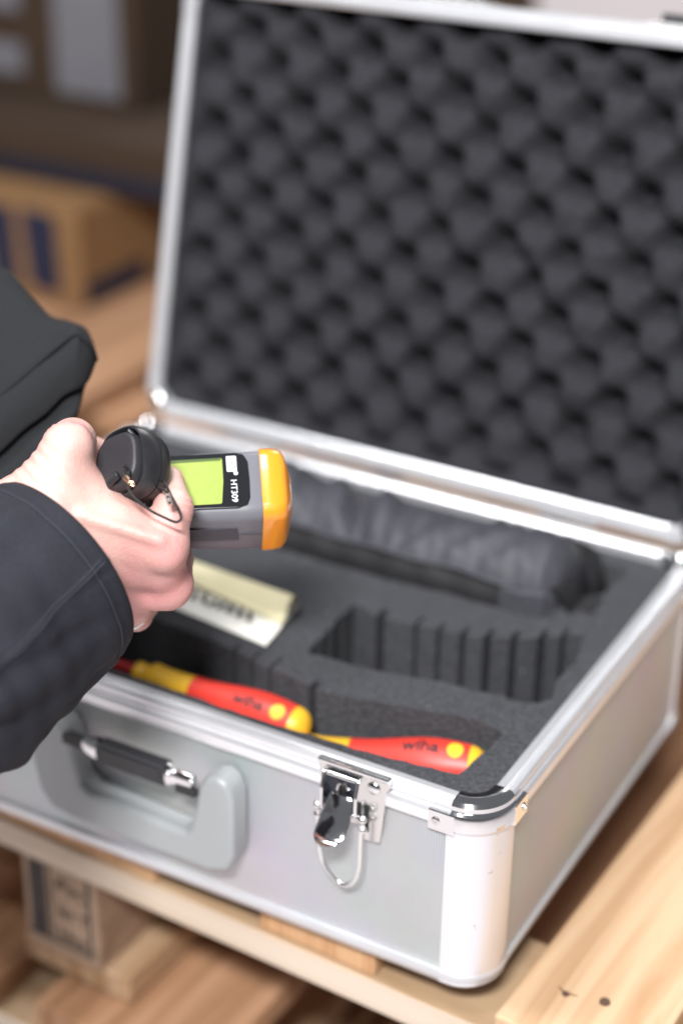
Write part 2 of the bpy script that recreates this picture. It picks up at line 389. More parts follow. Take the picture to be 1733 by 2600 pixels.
e,a,b,c = carton('cardboard_box','flat dark navy-banded box lying on top of the low brown box', -1.50,-.775,.838,1.15,.120,.178, KRAFTD, 0)
bxo('navy_band', -a-.001,a+.001,-b-.001,b+.001,.004,.026, mat('navy_dark_print',(.008,.010,.022),.6), e)
bxo('navy_band', -a-.001,a-.34,-b-.0012,b+.001,.040,.062, NAVY, e)
e,a,b,c = carton('cardboard_box','dark brown box with a pale grey label stacked on the flat dark box', -1.40,-.905,.955,1.14,.182,.50, KRAFTD, 0)
bxo('label_sheet', a-.115,a-.022,-b-.002,-b,.012,.155, LABELM, e)
bxo('label_sheet', a-.25,a-.165,-b-.002,-b,.10,.14, LABELM, e)
bxo('label_sheet', a-.235,a-.165,-b-.002,-b,.025,.062, LABELM, e)
e,a,b,c = carton('cardboard_box','paler brown box standing on the floor behind the stack and the lid', -1.16,-.72,1.27,1.7,-.437,.45, KRAFTL, .03)
bxo('tape_strip', -a-.001,a+.001,-b-.001,b+.001,c-.33,c-.27, KRAFTD, e)

# ================================================================== ALUMINIUM CASE
W,D,H = .46,.3344,.1315
case = empty('tool_case','open silver aluminium tool case with dark egg-crate foam in its lid','tool case',(-W/2,D/2,0))
def local(o): o.location = o.location - Vector((-W/2,D/2,0)) if o.parent is case else o.location; return o
def cobj(name, bm, m, **k): o = obj(name,bm,m,case,**k); o.location = (W/2,-D/2,0); return o
CR = .024                          # corner radius
corners = [(-CR,CR,-90),(-CR,D-CR,0),(-W+CR,D-CR,90),(-W+CR,CR,180)]     # FR, BR, BL, FL (arc from angle a0 to a0+90)
def arc_rings(cx,cy,a0,prof,n=10,lead=0):
    rings = []
    A = [math.radians(a0+90*i/n) for i in range(n+1)]
    if lead:
        t = (math.sin(A[0]),-math.cos(A[0])); rings.append([(cx+(CR+o)*math.cos(A[0])+t[0]*lead, cy+(CR+o)*math.sin(A[0])+t[1]*lead, z) for o,z in prof])
    for a in A: rings.append([(cx+(CR+o)*math.cos(a), cy+(CR+o)*math.sin(a), z) for o,z in prof])
    if lead:
        t = (-math.sin(A[-1]),math.cos(A[-1])); rings.append([(cx+(CR+o)*math.cos(A[-1])+t[0]*lead, cy+(CR+o)*math.sin(A[-1])+t[1]*lead, z) for o,z in prof])
    return rings
def straights(gap=0):
    # (start, end, outward normal)
    return [((-W+CR+gap,0),(-CR-gap,0),(0,-1)), ((0,CR+gap),(0,D-CR-gap),(1,0)), ((-CR-gap,D),(-W+CR+gap,D),(0,1)), ((-W,D-CR-gap),(-W,CR+gap),(-1,0))]
def straight_rings(s, prof):
    (x0,y0),(x1,y1),(nx,ny) = s
    return [[(x0+nx*o,y0+ny*o,z) for o,z in prof],[(x1+nx*o,y1+ny*o,z) for o,z in prof]]
# panels
for nm,b6 in (('front_panel',(-W+.02,-.02,.0012,.003,.008,H-.008)),('back_panel',(-W+.02,-.02,D-.003,D-.0012,.008,H-.008)),
              ('side_panel',(-.003,-.0012,.02,D-.02,.008,H-.008)),('side_panel',(-W+.0012,-W+.003,.02,D-.02,.008,H-.008))):
    bm = bmesh.new(); box(bm,*b6); cobj(nm,bm,PANEL)
bm = bmesh.new(); prism(bm, rrect(W-.012,D-.012,.02,6,-W/2,D/2), .0015,.004); cobj('base_panel',bm,PANEL)
postp = [(-.0022,.006),(.0006,.006),(.0006,H-.012),(-.0022,H-.012)]
botp = [(-.004,.0135),(.0004,.0132),(.0010,.0115),(.0004,.0085),(-.0012,.0045),(-.0042,.0014),(-.008,.0002),(-.014,0),(-.014,.004)]
botc = [(o+.0005,z) for o,z in botp]
for cx,cy,a0 in corners:
    bm = bmesh.new(); loft(bm, arc_rings(cx,cy,a0,postp,12,lead=.0035), True, True, True); cobj('corner_post',bm,POST,smooth=True,angle=35)
    bm = bmesh.new(); loft(bm, arc_rings(cx,cy,a0,botc,10,lead=.0045), True, True, True); cobj('bottom_corner',bm,ALUR,smooth=True,angle=35)
for s in straights(.0047):
    bm = bmesh.new(); loft(bm, straight_rings(s,botp), True, True, True); cobj('bottom_rail',bm,ALUR,smooth=True,angle=35)
def rimp(h, r=-.0112, k=1):
    return [(r,h-.020),(r,h-.0008),(r+.001,h),(-.0062,h+.0004),(-.0054,h-.0010),(-.0044,h-.0010),(-.0036,h+.0002),(-.0012,h-.0004),(0.0,h-.002),(-.0002,h-.0048),(-.0016,h-.0056),(-.0016,h-.0066),(.0008,h-.0072),(.0020,h-.0095),(.0020,h-.0155),(.0010,h-.0172),(-.0016,h-.0175),(-.0016,h-.020)]
RP = rimp(H)
capp = [(-.0118,H-.006),(-.0118,H+.0002),(-.010,H+.0010),(-.004,H+.0012),(-.001,H+.0002),(.0008,H-.002),(.0010,H-.0045),(.0004,H-.0055),(.0022,H-.0068),(.0030,H-.009),(.0030,H-.0165),(.0018,H-.0185),(-.001,H-.0185),(-.001,H-.006)]
legp = [(.0004,H-.0068),(.0030,H-.0075),(.0032,H-.0195),(.0004,H-.0200)]
for s in straights(0):
    bm = bmesh.new(); loft(bm, straight_rings(s,RP), True, True, True); cobj('top_rim',bm,ALU,smooth=True,angle=25)
def rivet(parent, p, n, r=.0026, h=.0009):
    bm = bmesh.new(); lathe(bm, [(0,r),(h*.6,r*.95),(h,r*.7),(h,r*.45),(h*.25,r*.40),(h*.2,.0003)],16)
    o = obj('rivet',bm,STEEL,parent,smooth=True,angle=30)
    q = Vector((1,0,0)).rotation_difference(Vector(n)); o.rotation_mode='QUATERNION'; o.rotation_quaternion = q; o.location = p
    bm = bmesh.new(); bmesh.ops.create_circle(bm,cap_ends=True,segments=14,radius=r*.42)
    return o
def dome(name, parent, p, n, r, h, m):
    bm = bmesh.new(); lathe(bm, [(0,r)]+[(h*math.sin(t),r*math.cos(t)) for t in (.3,.6,.9,1.2,1.5)],16)
    o = obj(name,bm,m,parent,smooth=True); o.rotation_mode='QUATERNION'; o.rotation_quaternion = Vector((1,0,0)).rotation_difference(Vector(n)); o.location = p; return o
for ci,(cx,cy,a0) in enumerate(corners):
    bm = bmesh.new(); loft(bm, arc_rings(cx,cy,a0,capp,14,lead=.001), True, True, True)
    A = math.radians(a0); B = math.radians(a0+90)
    for ang,sg in ((A,1),(B,-1)):
        nx,ny = math.cos(ang),math.sin(ang); tx,ty = ny*sg,-nx*sg
        bx_,by_ = cx+CR*nx,cy+CR*ny
        rr = [[(bx_+nx*o+tx*L,by_+ny*o+ty*L,z) for o,z in legp] for L in (-.002,.0135)]
        loft(bm, rr, True, True, True)
    c_ = cobj('rim_corner',bm,CHROME,smooth=True,angle=30)
    for ang,sg in ((A,1),(B,-1)):
        nx,ny = math.cos(ang),math.sin(ang); tx,ty = ny*sg,-nx*sg
        rivet(c_, (cx+(CR+.0031)*nx+tx*.009, cy+(CR+.0031)*ny+ty*.009, H-.0135),(nx,ny,0))
# lid -------------------------------------------------------------
LA = .2232; LL = .3354; ZT = .045
lm = Matrix.Translation((-W/2,D,H+.0045)) @ Matrix(((1,0,0,0),(0,math.sin(LA),-math.cos(LA),0),(0,math.cos(LA),math.sin(LA),0),(0,0,0,1)))
bm = bmesh.new()
def lidbox(o0, o1, z0, z1):
    box(bm,o0[0],o1[0],o0[1],o1[1],z0,z1)
lidbox((-W/2+.002,.002),(W/2-.002,LL-.002),-ZT,-ZT+.003)
lidbox((-W/2+.0015,.0015),(-W/2+.004,LL-.0015),-ZT+.0001,-.006); lidbox((W/2-.004,.0015),(W/2-.0015,LL-.0015),-ZT+.0001,-.006)
lidbox((-W/2+.0041,.0015),(W/2-.0041,.004),-ZT+.0002,-.006); lidbox((-W/2+.0041,LL-.004),(W/2-.0041,LL-.0015),-ZT+.0002,-.006)
lid = obj('lid',bm,PANEL,case)
lid.matrix_local = Matrix.Translation((W/2,-D/2,0))@lm
def lobj(name,bm,m,**k): return obj(name,bm,m,lid,**k)
def lp(o,z): return (o,z)
lprof = [(-.0115,-.014),(-.0115,-.0008),(-.0105,0),(-.0062,.0004),(-.0054,-.0008),(-.0044,-.0008),(-.0036,.0004),(-.0012,0),(0,-.002),(.0002,-.005),(.0016,-.008),(.0016,-.016),(0,-.018),(-.002,-.018)]
lcor = [(-CR+W/2,CR,-90),(-CR+W/2,LL-CR,0),(CR-W/2,LL-CR,90),(CR-W/2,CR,180)]
lst = [((-W/2+CR,0),(W/2-CR,0),(0,-1)),((W/2,CR),(W/2,LL-CR),(1,0)),((W/2-CR,LL),(-W/2+CR,LL),(0,1)),((-W/2,LL-CR),(-W/2,CR),(-1,0))]
lcap = [(-.0120,-.010),(-.0120,.0003),(-.010,.0012),(-.004,.0014),(-.001,.0004),(.0010,-.002),(.0020,-.005),(.0028,-.009),(.0028,-.0165),(.0015,-.0185),(-.001,-.0185)]
for s in lst:
    bm = bmesh.new(); loft(bm, straight_rings(s,lprof), True, True, True); lobj('lid_rim',bm,ALU,smooth=True,angle=25)
for cx,cy,a0 in lcor:
    bm = bmesh.new(); loft(bm, arc_rings(cx,cy,a0,lcap,14,lead=.003), True, True, True); lobj('lid_corner',bm,ALU,smooth=True,angle=30)
def bump_dome(name, parent, p, n, r=.0072, R=.0092):
    T = math.asin(r/R); bm = bmesh.new(); lathe(bm, [(-.002,r)]+[(R*math.cos(T*(1-k/7))-R*math.cos(T), max(R*math.sin(T*(1-k/7)),.0002)) for k in range(8)],24)
    o = obj(name,bm,CHROME,parent,smooth=True,angle=60); o.rotation_mode='QUATERNION'; o.rotation_quaternion = Vector((1,0,0)).rotation_difference(Vector(n)); o.location = p; return o
for cx,cy,a0 in lcor:  # chrome domes added on the lid corners to catch lamp highlights
    a = math.radians(a0+45); bump_dome('glint_dome', lid, (cx+(CR-.005)*math.cos(a), cy+(CR-.005)*math.sin(a), .0008), (0,0,1))
for (cx,cy,a0),c_ in list(zip(corners,[o for o in case.children if o.name.startswith('rim_corner')]))[1:3]:  # likewise added on the rear rim corners for bright glints
    a = math.radians(a0+45); bump_dome('glint_dome', c_, (cx+(CR-.005)*math.cos(a), cy+(CR-.005)*math.sin(a), H+.0006), (0,0,1), .0074, .0075)
# egg-crate foam
px_,py_ = .0493,.0478; nx,ny = 300,220
xs = np.linspace(-W/2+.0105,W/2-.0105,nx); ys = np.linspace(.0105,LL-.0105,ny)
X,Y = np.meshgrid(xs,ys,indexing='ij')
def lump(n,f,sd):
    r_ = np.random.default_rng(sd); o_ = np.zeros_like(X)
    for q in range(n): fx,fy,ph = r_.uniform(-f,f),r_.uniform(-f,f),r_.uniform(0,6.3); o_ += np.sin(X*fx+Y*fy+ph)
    return o_/math.sqrt(n)
wx = .0013*lump(10,110,1); wy = .0013*lump(10,110,2)
s = np.sin(2*math.pi*(X+wx+.0775+px_/4)/px_)*np.sin(2*math.pi*(Y+wy-.2975+.75*py_)/py_)
t = (s+1)/2
Zf = -.0325+.0270*(1-np.power(1-t,2.2))*(1+.08*lump(12,140,3))
Zf += .0007*lump(20,420,4)
bumpn = np.zeros_like(X)
for q in range(10):
    fx,fy,ph = rng.uniform(-90,90),rng.uniform(-90,90),rng.uniform(0,6); bumpn += np.sin(X*fx+Y*fy+ph)
Zf += bumpn*.00028
# one torn tip, as on the real foam
dx,dy = X-.065,Y-.170; Zf -= .0085*np.exp(-((dx/.013)**2+(dy/.009)**2))
wE = np.exp(-(np.minimum(np.minimum(X+W/2-.0105,W/2-.0105-X),Y-.0105)/.0055)**2); Zf = Zf*(1-wE)-.0035*wE
Zf -= .012*np.exp(-(LL-.0105-Y)/.003)
V = np.stack([X,Y,Zf],-1).reshape(-1,3); I = np.arange(nx*ny).reshape(nx,ny)
Fq = np.stack([I[:-1,:-1],I[1:,:-1],I[1:,1:],I[:-1,1:]],-1).reshape(-1,4)
link('lid_foam', np_mesh('lid_foam',V,Fq), FOAML, lid, True)
# clasp plates on the lid's top edge
for cx in (.1475,-.02):
    bm = bmesh.new(); box(bm,cx-.022,cx+.03,LL+.0018,LL+.0035,-.036,-.012); ck = lobj('clasp',bm,STEEL,bevel=.0006)
    bm = bmesh.new(); box(bm,cx-.015,cx+.024,LL+.0036,LL+.010,-.030,-.020); obj('catch',bm,BLACKP,lid,bevel=.001)
    bm = bmesh.new(); bmesh.ops.create_uvsphere(bm,u_segments=14,v_segments=8,radius=.0042); k_ = obj('rivet',bm,CHROME,lid,smooth=True); k_.location = (cx+.004,LL+.005,-.022)
# hinge leaves along the back
for hx in (-.36,-.1):
    bm = bmesh.new(); tube(bm,[(hx-.022,D+.004,H+.002),(hx+.022,D+.004,H+.002)],.0032,12); cobj('hinge',bm,STEEL,smooth=True,angle=40)

# carrying handle -------------------------------------------------
outer = [(-.3015,.106),(-.3035,.100),(-.3005,.070),(-.2965,.050),(-.288,.039),(-.274,.0365),(-.172,.0365),(-.159,.041),(-.1545,.054),(-.1545,.094),(-.158,.103),(-.165,.1065),(-.173,.104),(-.178,.096),(-.180,.084)]
inner = [(-.1845,.0640),(-.188,.0595),(-.194,.0585),(-.258,.0615),(-.264,.0655),(-.2675,.078),(-.271,.101),(-.277,.106)]
bm = bmesh.new(); mt = Matrix(((1,0,0,0),(0,0,1,0),(0,1,0,0),(0,0,0,1)))
prism(bm, outer+inner, -.017, .0008, mt)
hb = cobj('handle_bracket',bm,PLAST,bevel=.005,seg=4); hb.data.polygons.foreach_set('use_smooth',[True]*len(hb.data.polygons))
hb.modifiers['b'].harden_normals = True
def hsub(name,bm,m,**k): return obj(name,bm,m,hb,**k)
gx0,gx1 = -.2475,-.1985
bm = bmesh.new(); prism(bm, rrect(gx1-gx0,.0135,.002,3,(gx0+gx1)/2,.0970), -.021,-.011, mt); hsub('grip',bm,RUBM,bevel=.0012)
bm = bmesh.new(); prism(bm, rrect(gx1-gx0-.008,.0095,.001,3,(gx0+gx1)/2,.0970), -.0213,-.020, mt); hsub('grip_ribbing',bm,RUBBER)
for sg,x in ((-1,gx0),(1,gx1)):
    bm = bmesh.new(); n = 16
    rings = []
    for t_,r_ in ((0,.0082),(.004,.0080),(.009,.0068),(.0125,.004),(.0135,.0008)) if sg<0 else ((0,.0080),(.0032,.0080),(.004,.006),(.005,.0052),(.017,.0050)):
        rings.append([(x+sg*t_, -.016+r_*.62*math.cos(2*math.pi*i/n), .0970+r_*math.sin(2*math.pi*i/n)) for i in range(n)])
    loft(bm,rings,True,True,True); hsub('ferrule',bm,CHROME,smooth=True,angle=35)
bm = bmesh.new(); box(bm,-.2745,gx0-.010,-.0185,-.0125,.0935,.1005); hsub('pivot_bar',bm,BLACKP,bevel=.0008)
bm = bmesh.new(); box(bm,gx1+.006,-.1785,-.0195,-.0150,.0885,.0935); hsub('pivot_bar',bm,BLACKP,bevel=.0008)
for x in (-.196,-.1805):
    bm = bmesh.new(); bmesh.ops.create_uvsphere(bm,u_segments=14,v_segments=8,radius=.0022); k_ = hsub('rivet',bm,CHROME,smooth=True); k_.location = (x,-.020,.1005)

# latch -----------------------------------------------------------
bm = bmesh.new()
plate = [(-.1052,.1345),(-.0612,.1345),(-.0612,.128),(-.0632,.125),(-.0655,.1),(-.0668,.0895),(-.0765,.0885),(-.0765,.0975),(-.0985,.0975),(-.1020,.112),(-.1052,.124)]
prism(bm, plate, -.0032,-.0012, mt)
latch = cobj('latch',bm,STEEL,bevel=.0006)
def ls(name,bm,m,**k): return obj(name,bm,m,latch,**k)
bm = bmesh.new(); prism(bm,[(-.1056,.1352),(-.0608,.1352),(-.0608,.1322),(-.1056,.1322)],-.0052,-.0012,mt); ls('top_lip',bm,CHROME,bevel=.0008)
for x in (-.1000,-.0785):           # standing cheeks
    bm = bmesh.new(); prism(bm,[(-.0020,.131),(-.0075,.1295),(-.0105,.120),(-.0110,.108),(-.0070,.101),(-.0030,.100)],x-.0010,x+.0010,Matrix(((0,0,1,0),(1,0,0,0),(0,1,0,0),(0,0,0,1)))); ls('cheek',bm,CHROME,bevel=.0005,smooth=False)
bm = bmesh.new(); prism(bm,[(-.0988,.1290),(-.0797,.1290),(-.0797,.1020),(-.0988,.1020)],-.0040,-.0030,mt); ls('lock_plate',bm,mat('dark_steel',(.05,.055,.07),.25,.8))
bm = bmesh.new(); tube(bm,[(-.0985,-.0062,.1285),(-.0800,-.0062,.1285)],.0014,10); ls('pin',bm,CHROME,smooth=True,angle=40)
bm = bmesh.new(); tube(bm,[(-.0893+.0036*math.cos(a),-.0046,.1178+.0052*math.sin(a)) for a in np.linspace(.4,5.2,20)],.0009,8); ls('keyhole_ring',bm,CHROME,smooth=True,angle=40)
bm = bmesh.new(); prism(bm, rrect(.0034,.0058,.0016,4,-.0886,.1178), -.0046,-.0039, mt); ls('keyhole',bm,DARKM)
dome('rivet',latch,(-.0708,-.0032,.1255),(0,-1,0),.0042,.0020,CHROME)
bm = bmesh.new(); prism(bm,[(-.0765,.1130),(-.0735,.1130),(-.0735,.0950),(-.0765,.0950)],-.0036,-.0031,mt); ls('slot',bm,DARKM)
# curled lever tongue
prof = [(-.0085,.1175),(-.0108,.1140),(-.0126,.1095),(-.0142,.1045),(-.0170,.0995),(-.0210,.0955),(-.0255,.0935),(-.0285,.0940)]
rings = []
for i,(y,z) in enumerate(prof):
    wd = [.0075,.0082,.0088,.0096,.0102,.0098,.0078,.0030][i]; xc = -.0888-[0,0,.0004,.0008,.0012,.0015,.0018,.002][i]; ring = []
    for q in range(9):
        u = -1+q/4; ring.append((xc+u*wd, y+.0026*u*u, z+.0008*u*u))
    for q in range(8,-1,-1):
        u = -1+q/4; ring.append((xc+u*wd*.93, y+.0026*u*u+.0012, z-.0007+.0008*u*u))
    rings.append(ring)
bm = bmesh.new(); loft(bm,rings,True,True,True); ls('lever',bm,CHROME,smooth=True,angle=50,subd=1)
bm = bmesh.new(); tube(bm,[(-.1030,-.0090,.1068),(-.0742,-.0090,.1068)],.0017,10); ls('pin',bm,CHROME,smooth=True,angle=40)
for x in (-.1028,-.0742):
    for z in (.1068,.1000):
        bm = bmesh.new(); bmesh.ops.create_uvsphere(bm,u_segments=12,v_segments=8,radius=.0026); k_ = ls('pin_head',bm,CHROME,smooth=True); k_.location = (x,-.0092,z)
bail = [(-.1022,-.0095,.1045),(-.1020,-.0105,.092),(-.1005,-.0105,.078),(-.0985,-.0100,.0690),(-.0935,-.0095,.0625),(-.0885,-.0095,.0585),(-.0835,-.0095,.0580),(-.0785,-.0095,.0630),(-.0755,-.0098,.0720),(-.0747,-.0105,.084),(-.0745,-.0105,.096),(-.0745,-.0098,.1045)]
bm = bmesh.new(); tube(bm, spline(bail,5), .00135, 10); ls('wire_bail',bm,CHROME,smooth=True,angle=60)

# ================================================================== FOAM INSERT
ZF = .1245
fb = bmesh.new(); prism(fb, rrect(W-.026,D-.0235,.016,5,-W/2-.0010,D/2), .006, ZF); fi = obj('foam_insert',fb,FOAM)
tag(fi,'dark grey foam insert with cut-out pockets inside the open case','foam insert')
def rough(poly, step=.007, amp=.0009):
    out = []
    if len(poly) == 4 and max(p[0] for p in poly)-min(p[0] for p in poly) < .01: return poly
    for p,q in zip(poly, poly[1:]+poly[:1]):
        L_ = math.dist(p,q); k_ = max(1,int(L_/step))
        for i in range(k_):
            t_ = i/k_; out.append((p[0]+(q[0]-p[0])*t_+random.uniform(-amp,amp), p[1]+(q[1]-p[1])*t_+random.uniform(-amp,amp)))
    return out
def cutter(poly, z0, z1=.2):
    poly = rough(poly)
    bm = bmesh.new(); prism(bm, poly, z0, z1); return obj('cut',bm,None)
p_front = [(-.37,.026),(-.26,.0255),(-.166,.0235),(-.10,.026),(-.0375,.0330),(-.0315,.081),(-.038,.0855),(-.0545,.088),(-.0937,.0785),(-.1480,.0680),(-.1485,.078),(-.1540,.078),(-.1545,.070),(-.179,.0735),(-.2254,.083),(-.285,.088),(-.37,.088)]
p_mid = [(-.1747,.1010),(-.1784,.1511),(-.1793,.1680),(-.1700,.1665),(-.1583,.1630),(-.1037,.169),(-.067,.1834),(-.0345,.2100),(-.0265,.1748),(-.0285,.150),(-.0225,.130),(-.0331,.119),(-.0905,.1132),(-.1339,.1046)]
p_back = [(-.335,.208),(-.17,.210),(-.080,.216),(-.070,.232),(-.044,.262),(-.040,.305),(-.335,.305)]
p_left = [(-.40,.10),(-.30,.105),(-.215,.112),(-.21,.128),(-.30,.14),(-.40,.14)]
cuts = [cutter(p_front,.055),cutter(p_mid,.06),cutter(p_back,.05),cutter(p_left,.10)]
# saw slits in the back wall of the middle pocket
wall = [(-.1583,.1630),(-.1037,.169),(-.067,.1834),(-.0345,.2100)]
def wy_(x):
    for (x0,y0),(x1,y1) in zip(wall,wall[1:]):
        if x0 <= x <= x1: return y0+(y1-y0)*(x-x0)/(x1-x0)
for x,wd in ((-.1560,.0058),(-.132,.0024),(-.1165,.0028),(-.1010,.0032),(-.0860,.0044),(-.0710,.0046),(-.0560,.0044),(-.0455,.0026)):
    y = wy_(x); cuts.append(cutter([(x-wd/2,y-.008),(x+wd/2,y-.008),(x+wd/2,y+.012),(x-wd/2,y+.012)],.058))
for x in (-.185,-.200,-.215):
    cuts.append(cutter([(x-.001,.070),(x+.001,.070),(x+.001,.090),(x-.001,.090)],.055))
for c_ in cuts:
    md = fi.modifiers.new('c','BOOLEAN'); md.object = c_; md.operation = 'DIFFERENCE'; md.solver = 'EXACT'
bake(fi)
for c_ in cuts: bpy.data.objects.remove(c_)
bv = fi.modifiers.new('b','BEVEL'); bv.width = .0012; bv.segments = 2; bv.limit_method = 'ANGLE'; bv.angle_limit = math.radians(50)

# ================================================================== SCREWDRIVERS
YDR = [(0,.0005),(.0008,.0050),(.0026,.0085),(.0058,.0108),(.0098,.0120)]
RDR = [(.0100,.0121),(.020,.0132),(.030,.0137),(.040,.0133),(.052,.0119),(.064,.0103),(.074,.0093),(.082,.0090)]
NKR = [(.0822,.0090),(.090,.0086),(.098,.0084),(.106,.0086),(.112,.0090),(.1135,.0078),(.115,.0062),(.119,.0060),(.1205,.0068),(.124,.0066),(.1255,.0045)]
def rad(s):
    pr = YDR+RDR+NKR
    for (a,ra),(b,rb) in zip(pr,pr[1:]):
        if a <= s <= b: return ra+(rb-ra)*(s-a)/(b-a+1e-9)
    return pr[-1][1]
def screwdriver(label, endp, direc, roll, blade=True, fat=1):
    d = Vector(direc).normalized(); up = Vector((0,0,1)); y = up.cross(d).normalized(); z = d.cross(y)
    mt_ = Matrix.Translation(endp)@Matrix(((d.x,y.x,z.x,0),(d.y,y.y,z.y,0),(d.z,y.z,z.z,0),(0,0,0,1)))@Matrix.Diagonal((1,fat,fat,1))
    e = empty('screwdriver',label,'screwdriver',mtx=mt_,group='red and yellow screwdrivers in the foam')
    bm = bmesh.new(); lathe(bm,[(s,r) for s,r in YDR],32); obj('end_cap',bm,YEL,e,smooth=True,angle=60)
    bm = bmesh.new(); lathe(bm,RDR,32); obj('handle',bm,RED,e,smooth=True,angle=60)
    bm = bmesh.new(); lathe(bm,NKR,32); obj('neck',bm,YEL,e,smooth=True,angle=60)
    if blade:
        bm = bmesh.new(); lathe(bm,[(.1250,.0036),(.19,.0036),(.215,.0036)],16); obj('blade',bm,REDD,e,smooth=True,angle=60)
    def wrap(s,v,h): a = roll+v/rad(s); r = rad(s)+h; return (s, r*math.cos(a), r*math.sin(a))
    bm = bmesh.new(); c0 = bm.verts.new(wrap(.0180,0,.0006)); rg = []
    for q in range(24):
        a = 2*math.pi*q/24; rg.append(bm.verts.new(wrap(.0180+.0047*math.cos(a),.0049*math.sin(a),.0004)))
    for q in range(24): bm.faces.new((c0,rg[q],rg[(q+1)%24]))
    obj('inlay_disc',bm,YEL,e,smooth=True)
    me = text_mesh('wiha',.0125,0,2,.0003); b2 = bmesh.new(); b2.from_mesh(me)
    bmesh.ops.subdivide_edges(b2,edges=b2.edges,cuts=1)
    for v in b2.verts: v.co = wrap(.0385-v.co.x*.95, v.co.y*.85, .0004)
    bpy.data.meshes.remove(me); obj('lettering',b2,BLACKP,e)
    return e
screwdriver('screwdriver with long red shaft end toward the sleeve, left of the two', Vector((-.1445,.0525,.1055)), (-1,-.002,.015), math.pi/2-.55)
screwdriver('screwdriver lying askew by the front right corner, its grip fully in view', Vector((-.0365,.0725,.1035)), (-.955,-.245,-.065), math.pi/2-.25, fat=1.13)

# ================================================================== POUCH, LEAFLET
def pouch():
    e = empty('zip_pouch','black and grey nylon pouch lying in the rear foam pocket','pouch',(-.18,.257,.068))
    nx_,nn = 110,56; rings = []
    for i in range(nx_+1):
        u = i/nx_; x = -.150+u*.268; ring = []
        en = min(1,(u/.05))**.5*min(1,((1-u)/.045))**.5
        for k in range(nn):
            a = 2*math.pi*k/nn; ca,sa = math.cos(a),math.sin(a)
            sx = math.copysign(abs(ca)**.55,ca); sz = math.copysign(abs(sa)**.6,sa)
            y = sx*.040*(.75+.25*en); z = .044+sz*.046*(.55+.45*en)
            if sz > 0:
                w1 = 1-sx*sx*.6; z -= .013*max(0,sx)
                z += .004*math.sin(u*7.3+.8)*w1 + .0042*math.sin(u*41+sx*2.2)*math.exp(-((u-.30)/.22)**2)*w1 - .009*math.exp(-((u-.40+sx*.07)/.028)**2) + .006*math.exp(-((u-.47+sx*.05)/.030)**2) - .008*math.exp(-((u-.62-sx*.08)/.030)**2) + .0035*math.sin(u*70-sx*3)*math.exp(-((u-.15)/.1)**2)*w1 + .0016*math.sin(u*95+sx*9)*math.sin(u*37-sx*4) + .0022*math.sin(u*52-sx*7+2)*math.exp(-((u-.78)/.12)**2)
                z -= .006*max(0,-sx)**2
            ring.append((x,y,z))
        rings.append(ring)
    bm = bmesh.new(); loft(bm,rings,True,True,True); obj('pouch_body',bm,POUCH,e,smooth=True)
    # mesh front panel and seam piping
    rings = []
    for i in range(nx_+1):
        u = i/nx_; x = -.145+u*.230
        rings.append([(x,-.0455-.0006*math.sin(u*50)-yy,z) for z,yy in ((.012,0),(.040,.0005),(.060,-.0005),(.0735,-.003))])
    bm = bmesh.new(); loft(bm,rings,False); o = obj('mesh_panel',bm,MESH,e,smooth=True); sd = o.modifiers.new('s','SOLIDIFY'); sd.thickness = .0015
    bm = bmesh.new(); tube(bm,[(-.146+q*.0128,-.0432+.001*math.sin(q),.0755+.0012*math.sin(q*1.3)) for q in range(20)],.0016,8); obj('piping',bm,POUCH,e,smooth=True)
    bm = bmesh.new(); prism(bm,[(.084,-.046),(.112,-.036),(.116,-.041),(.100,-.0475)],.02,.074); obj('end_fold',bm,POUCH,e,bevel=.002)
    for q in range(2):
        pts = spline([(.100,.030-q*.050,.073),(.117,.028-q*.048,.070),(.126,.022-q*.040,.058),(.131,.018-q*.030,.040)],8); rings = []
        for p in pts: rings.append([(p[0]-.0006,p[1]-.010,p[2]),(p[0]-.0006,p[1]+.010,p[2]),(p[0]+.0014,p[1]+.010,p[2]+.001),(p[0]+.0014,p[1]-.010,p[2]+.001)])
        bm = bmesh.new(); loft(bm,rings,True,True,True); obj('strap',bm,MESH,e,smooth=True,angle=40)
    bm = bmesh.new(); prism(bm, rrect(.012,.026,.003,3,.134,-.012), .050,.058); obj('buckle',bm,BLACKP,e,bevel=.0015)
    return e
pouch()
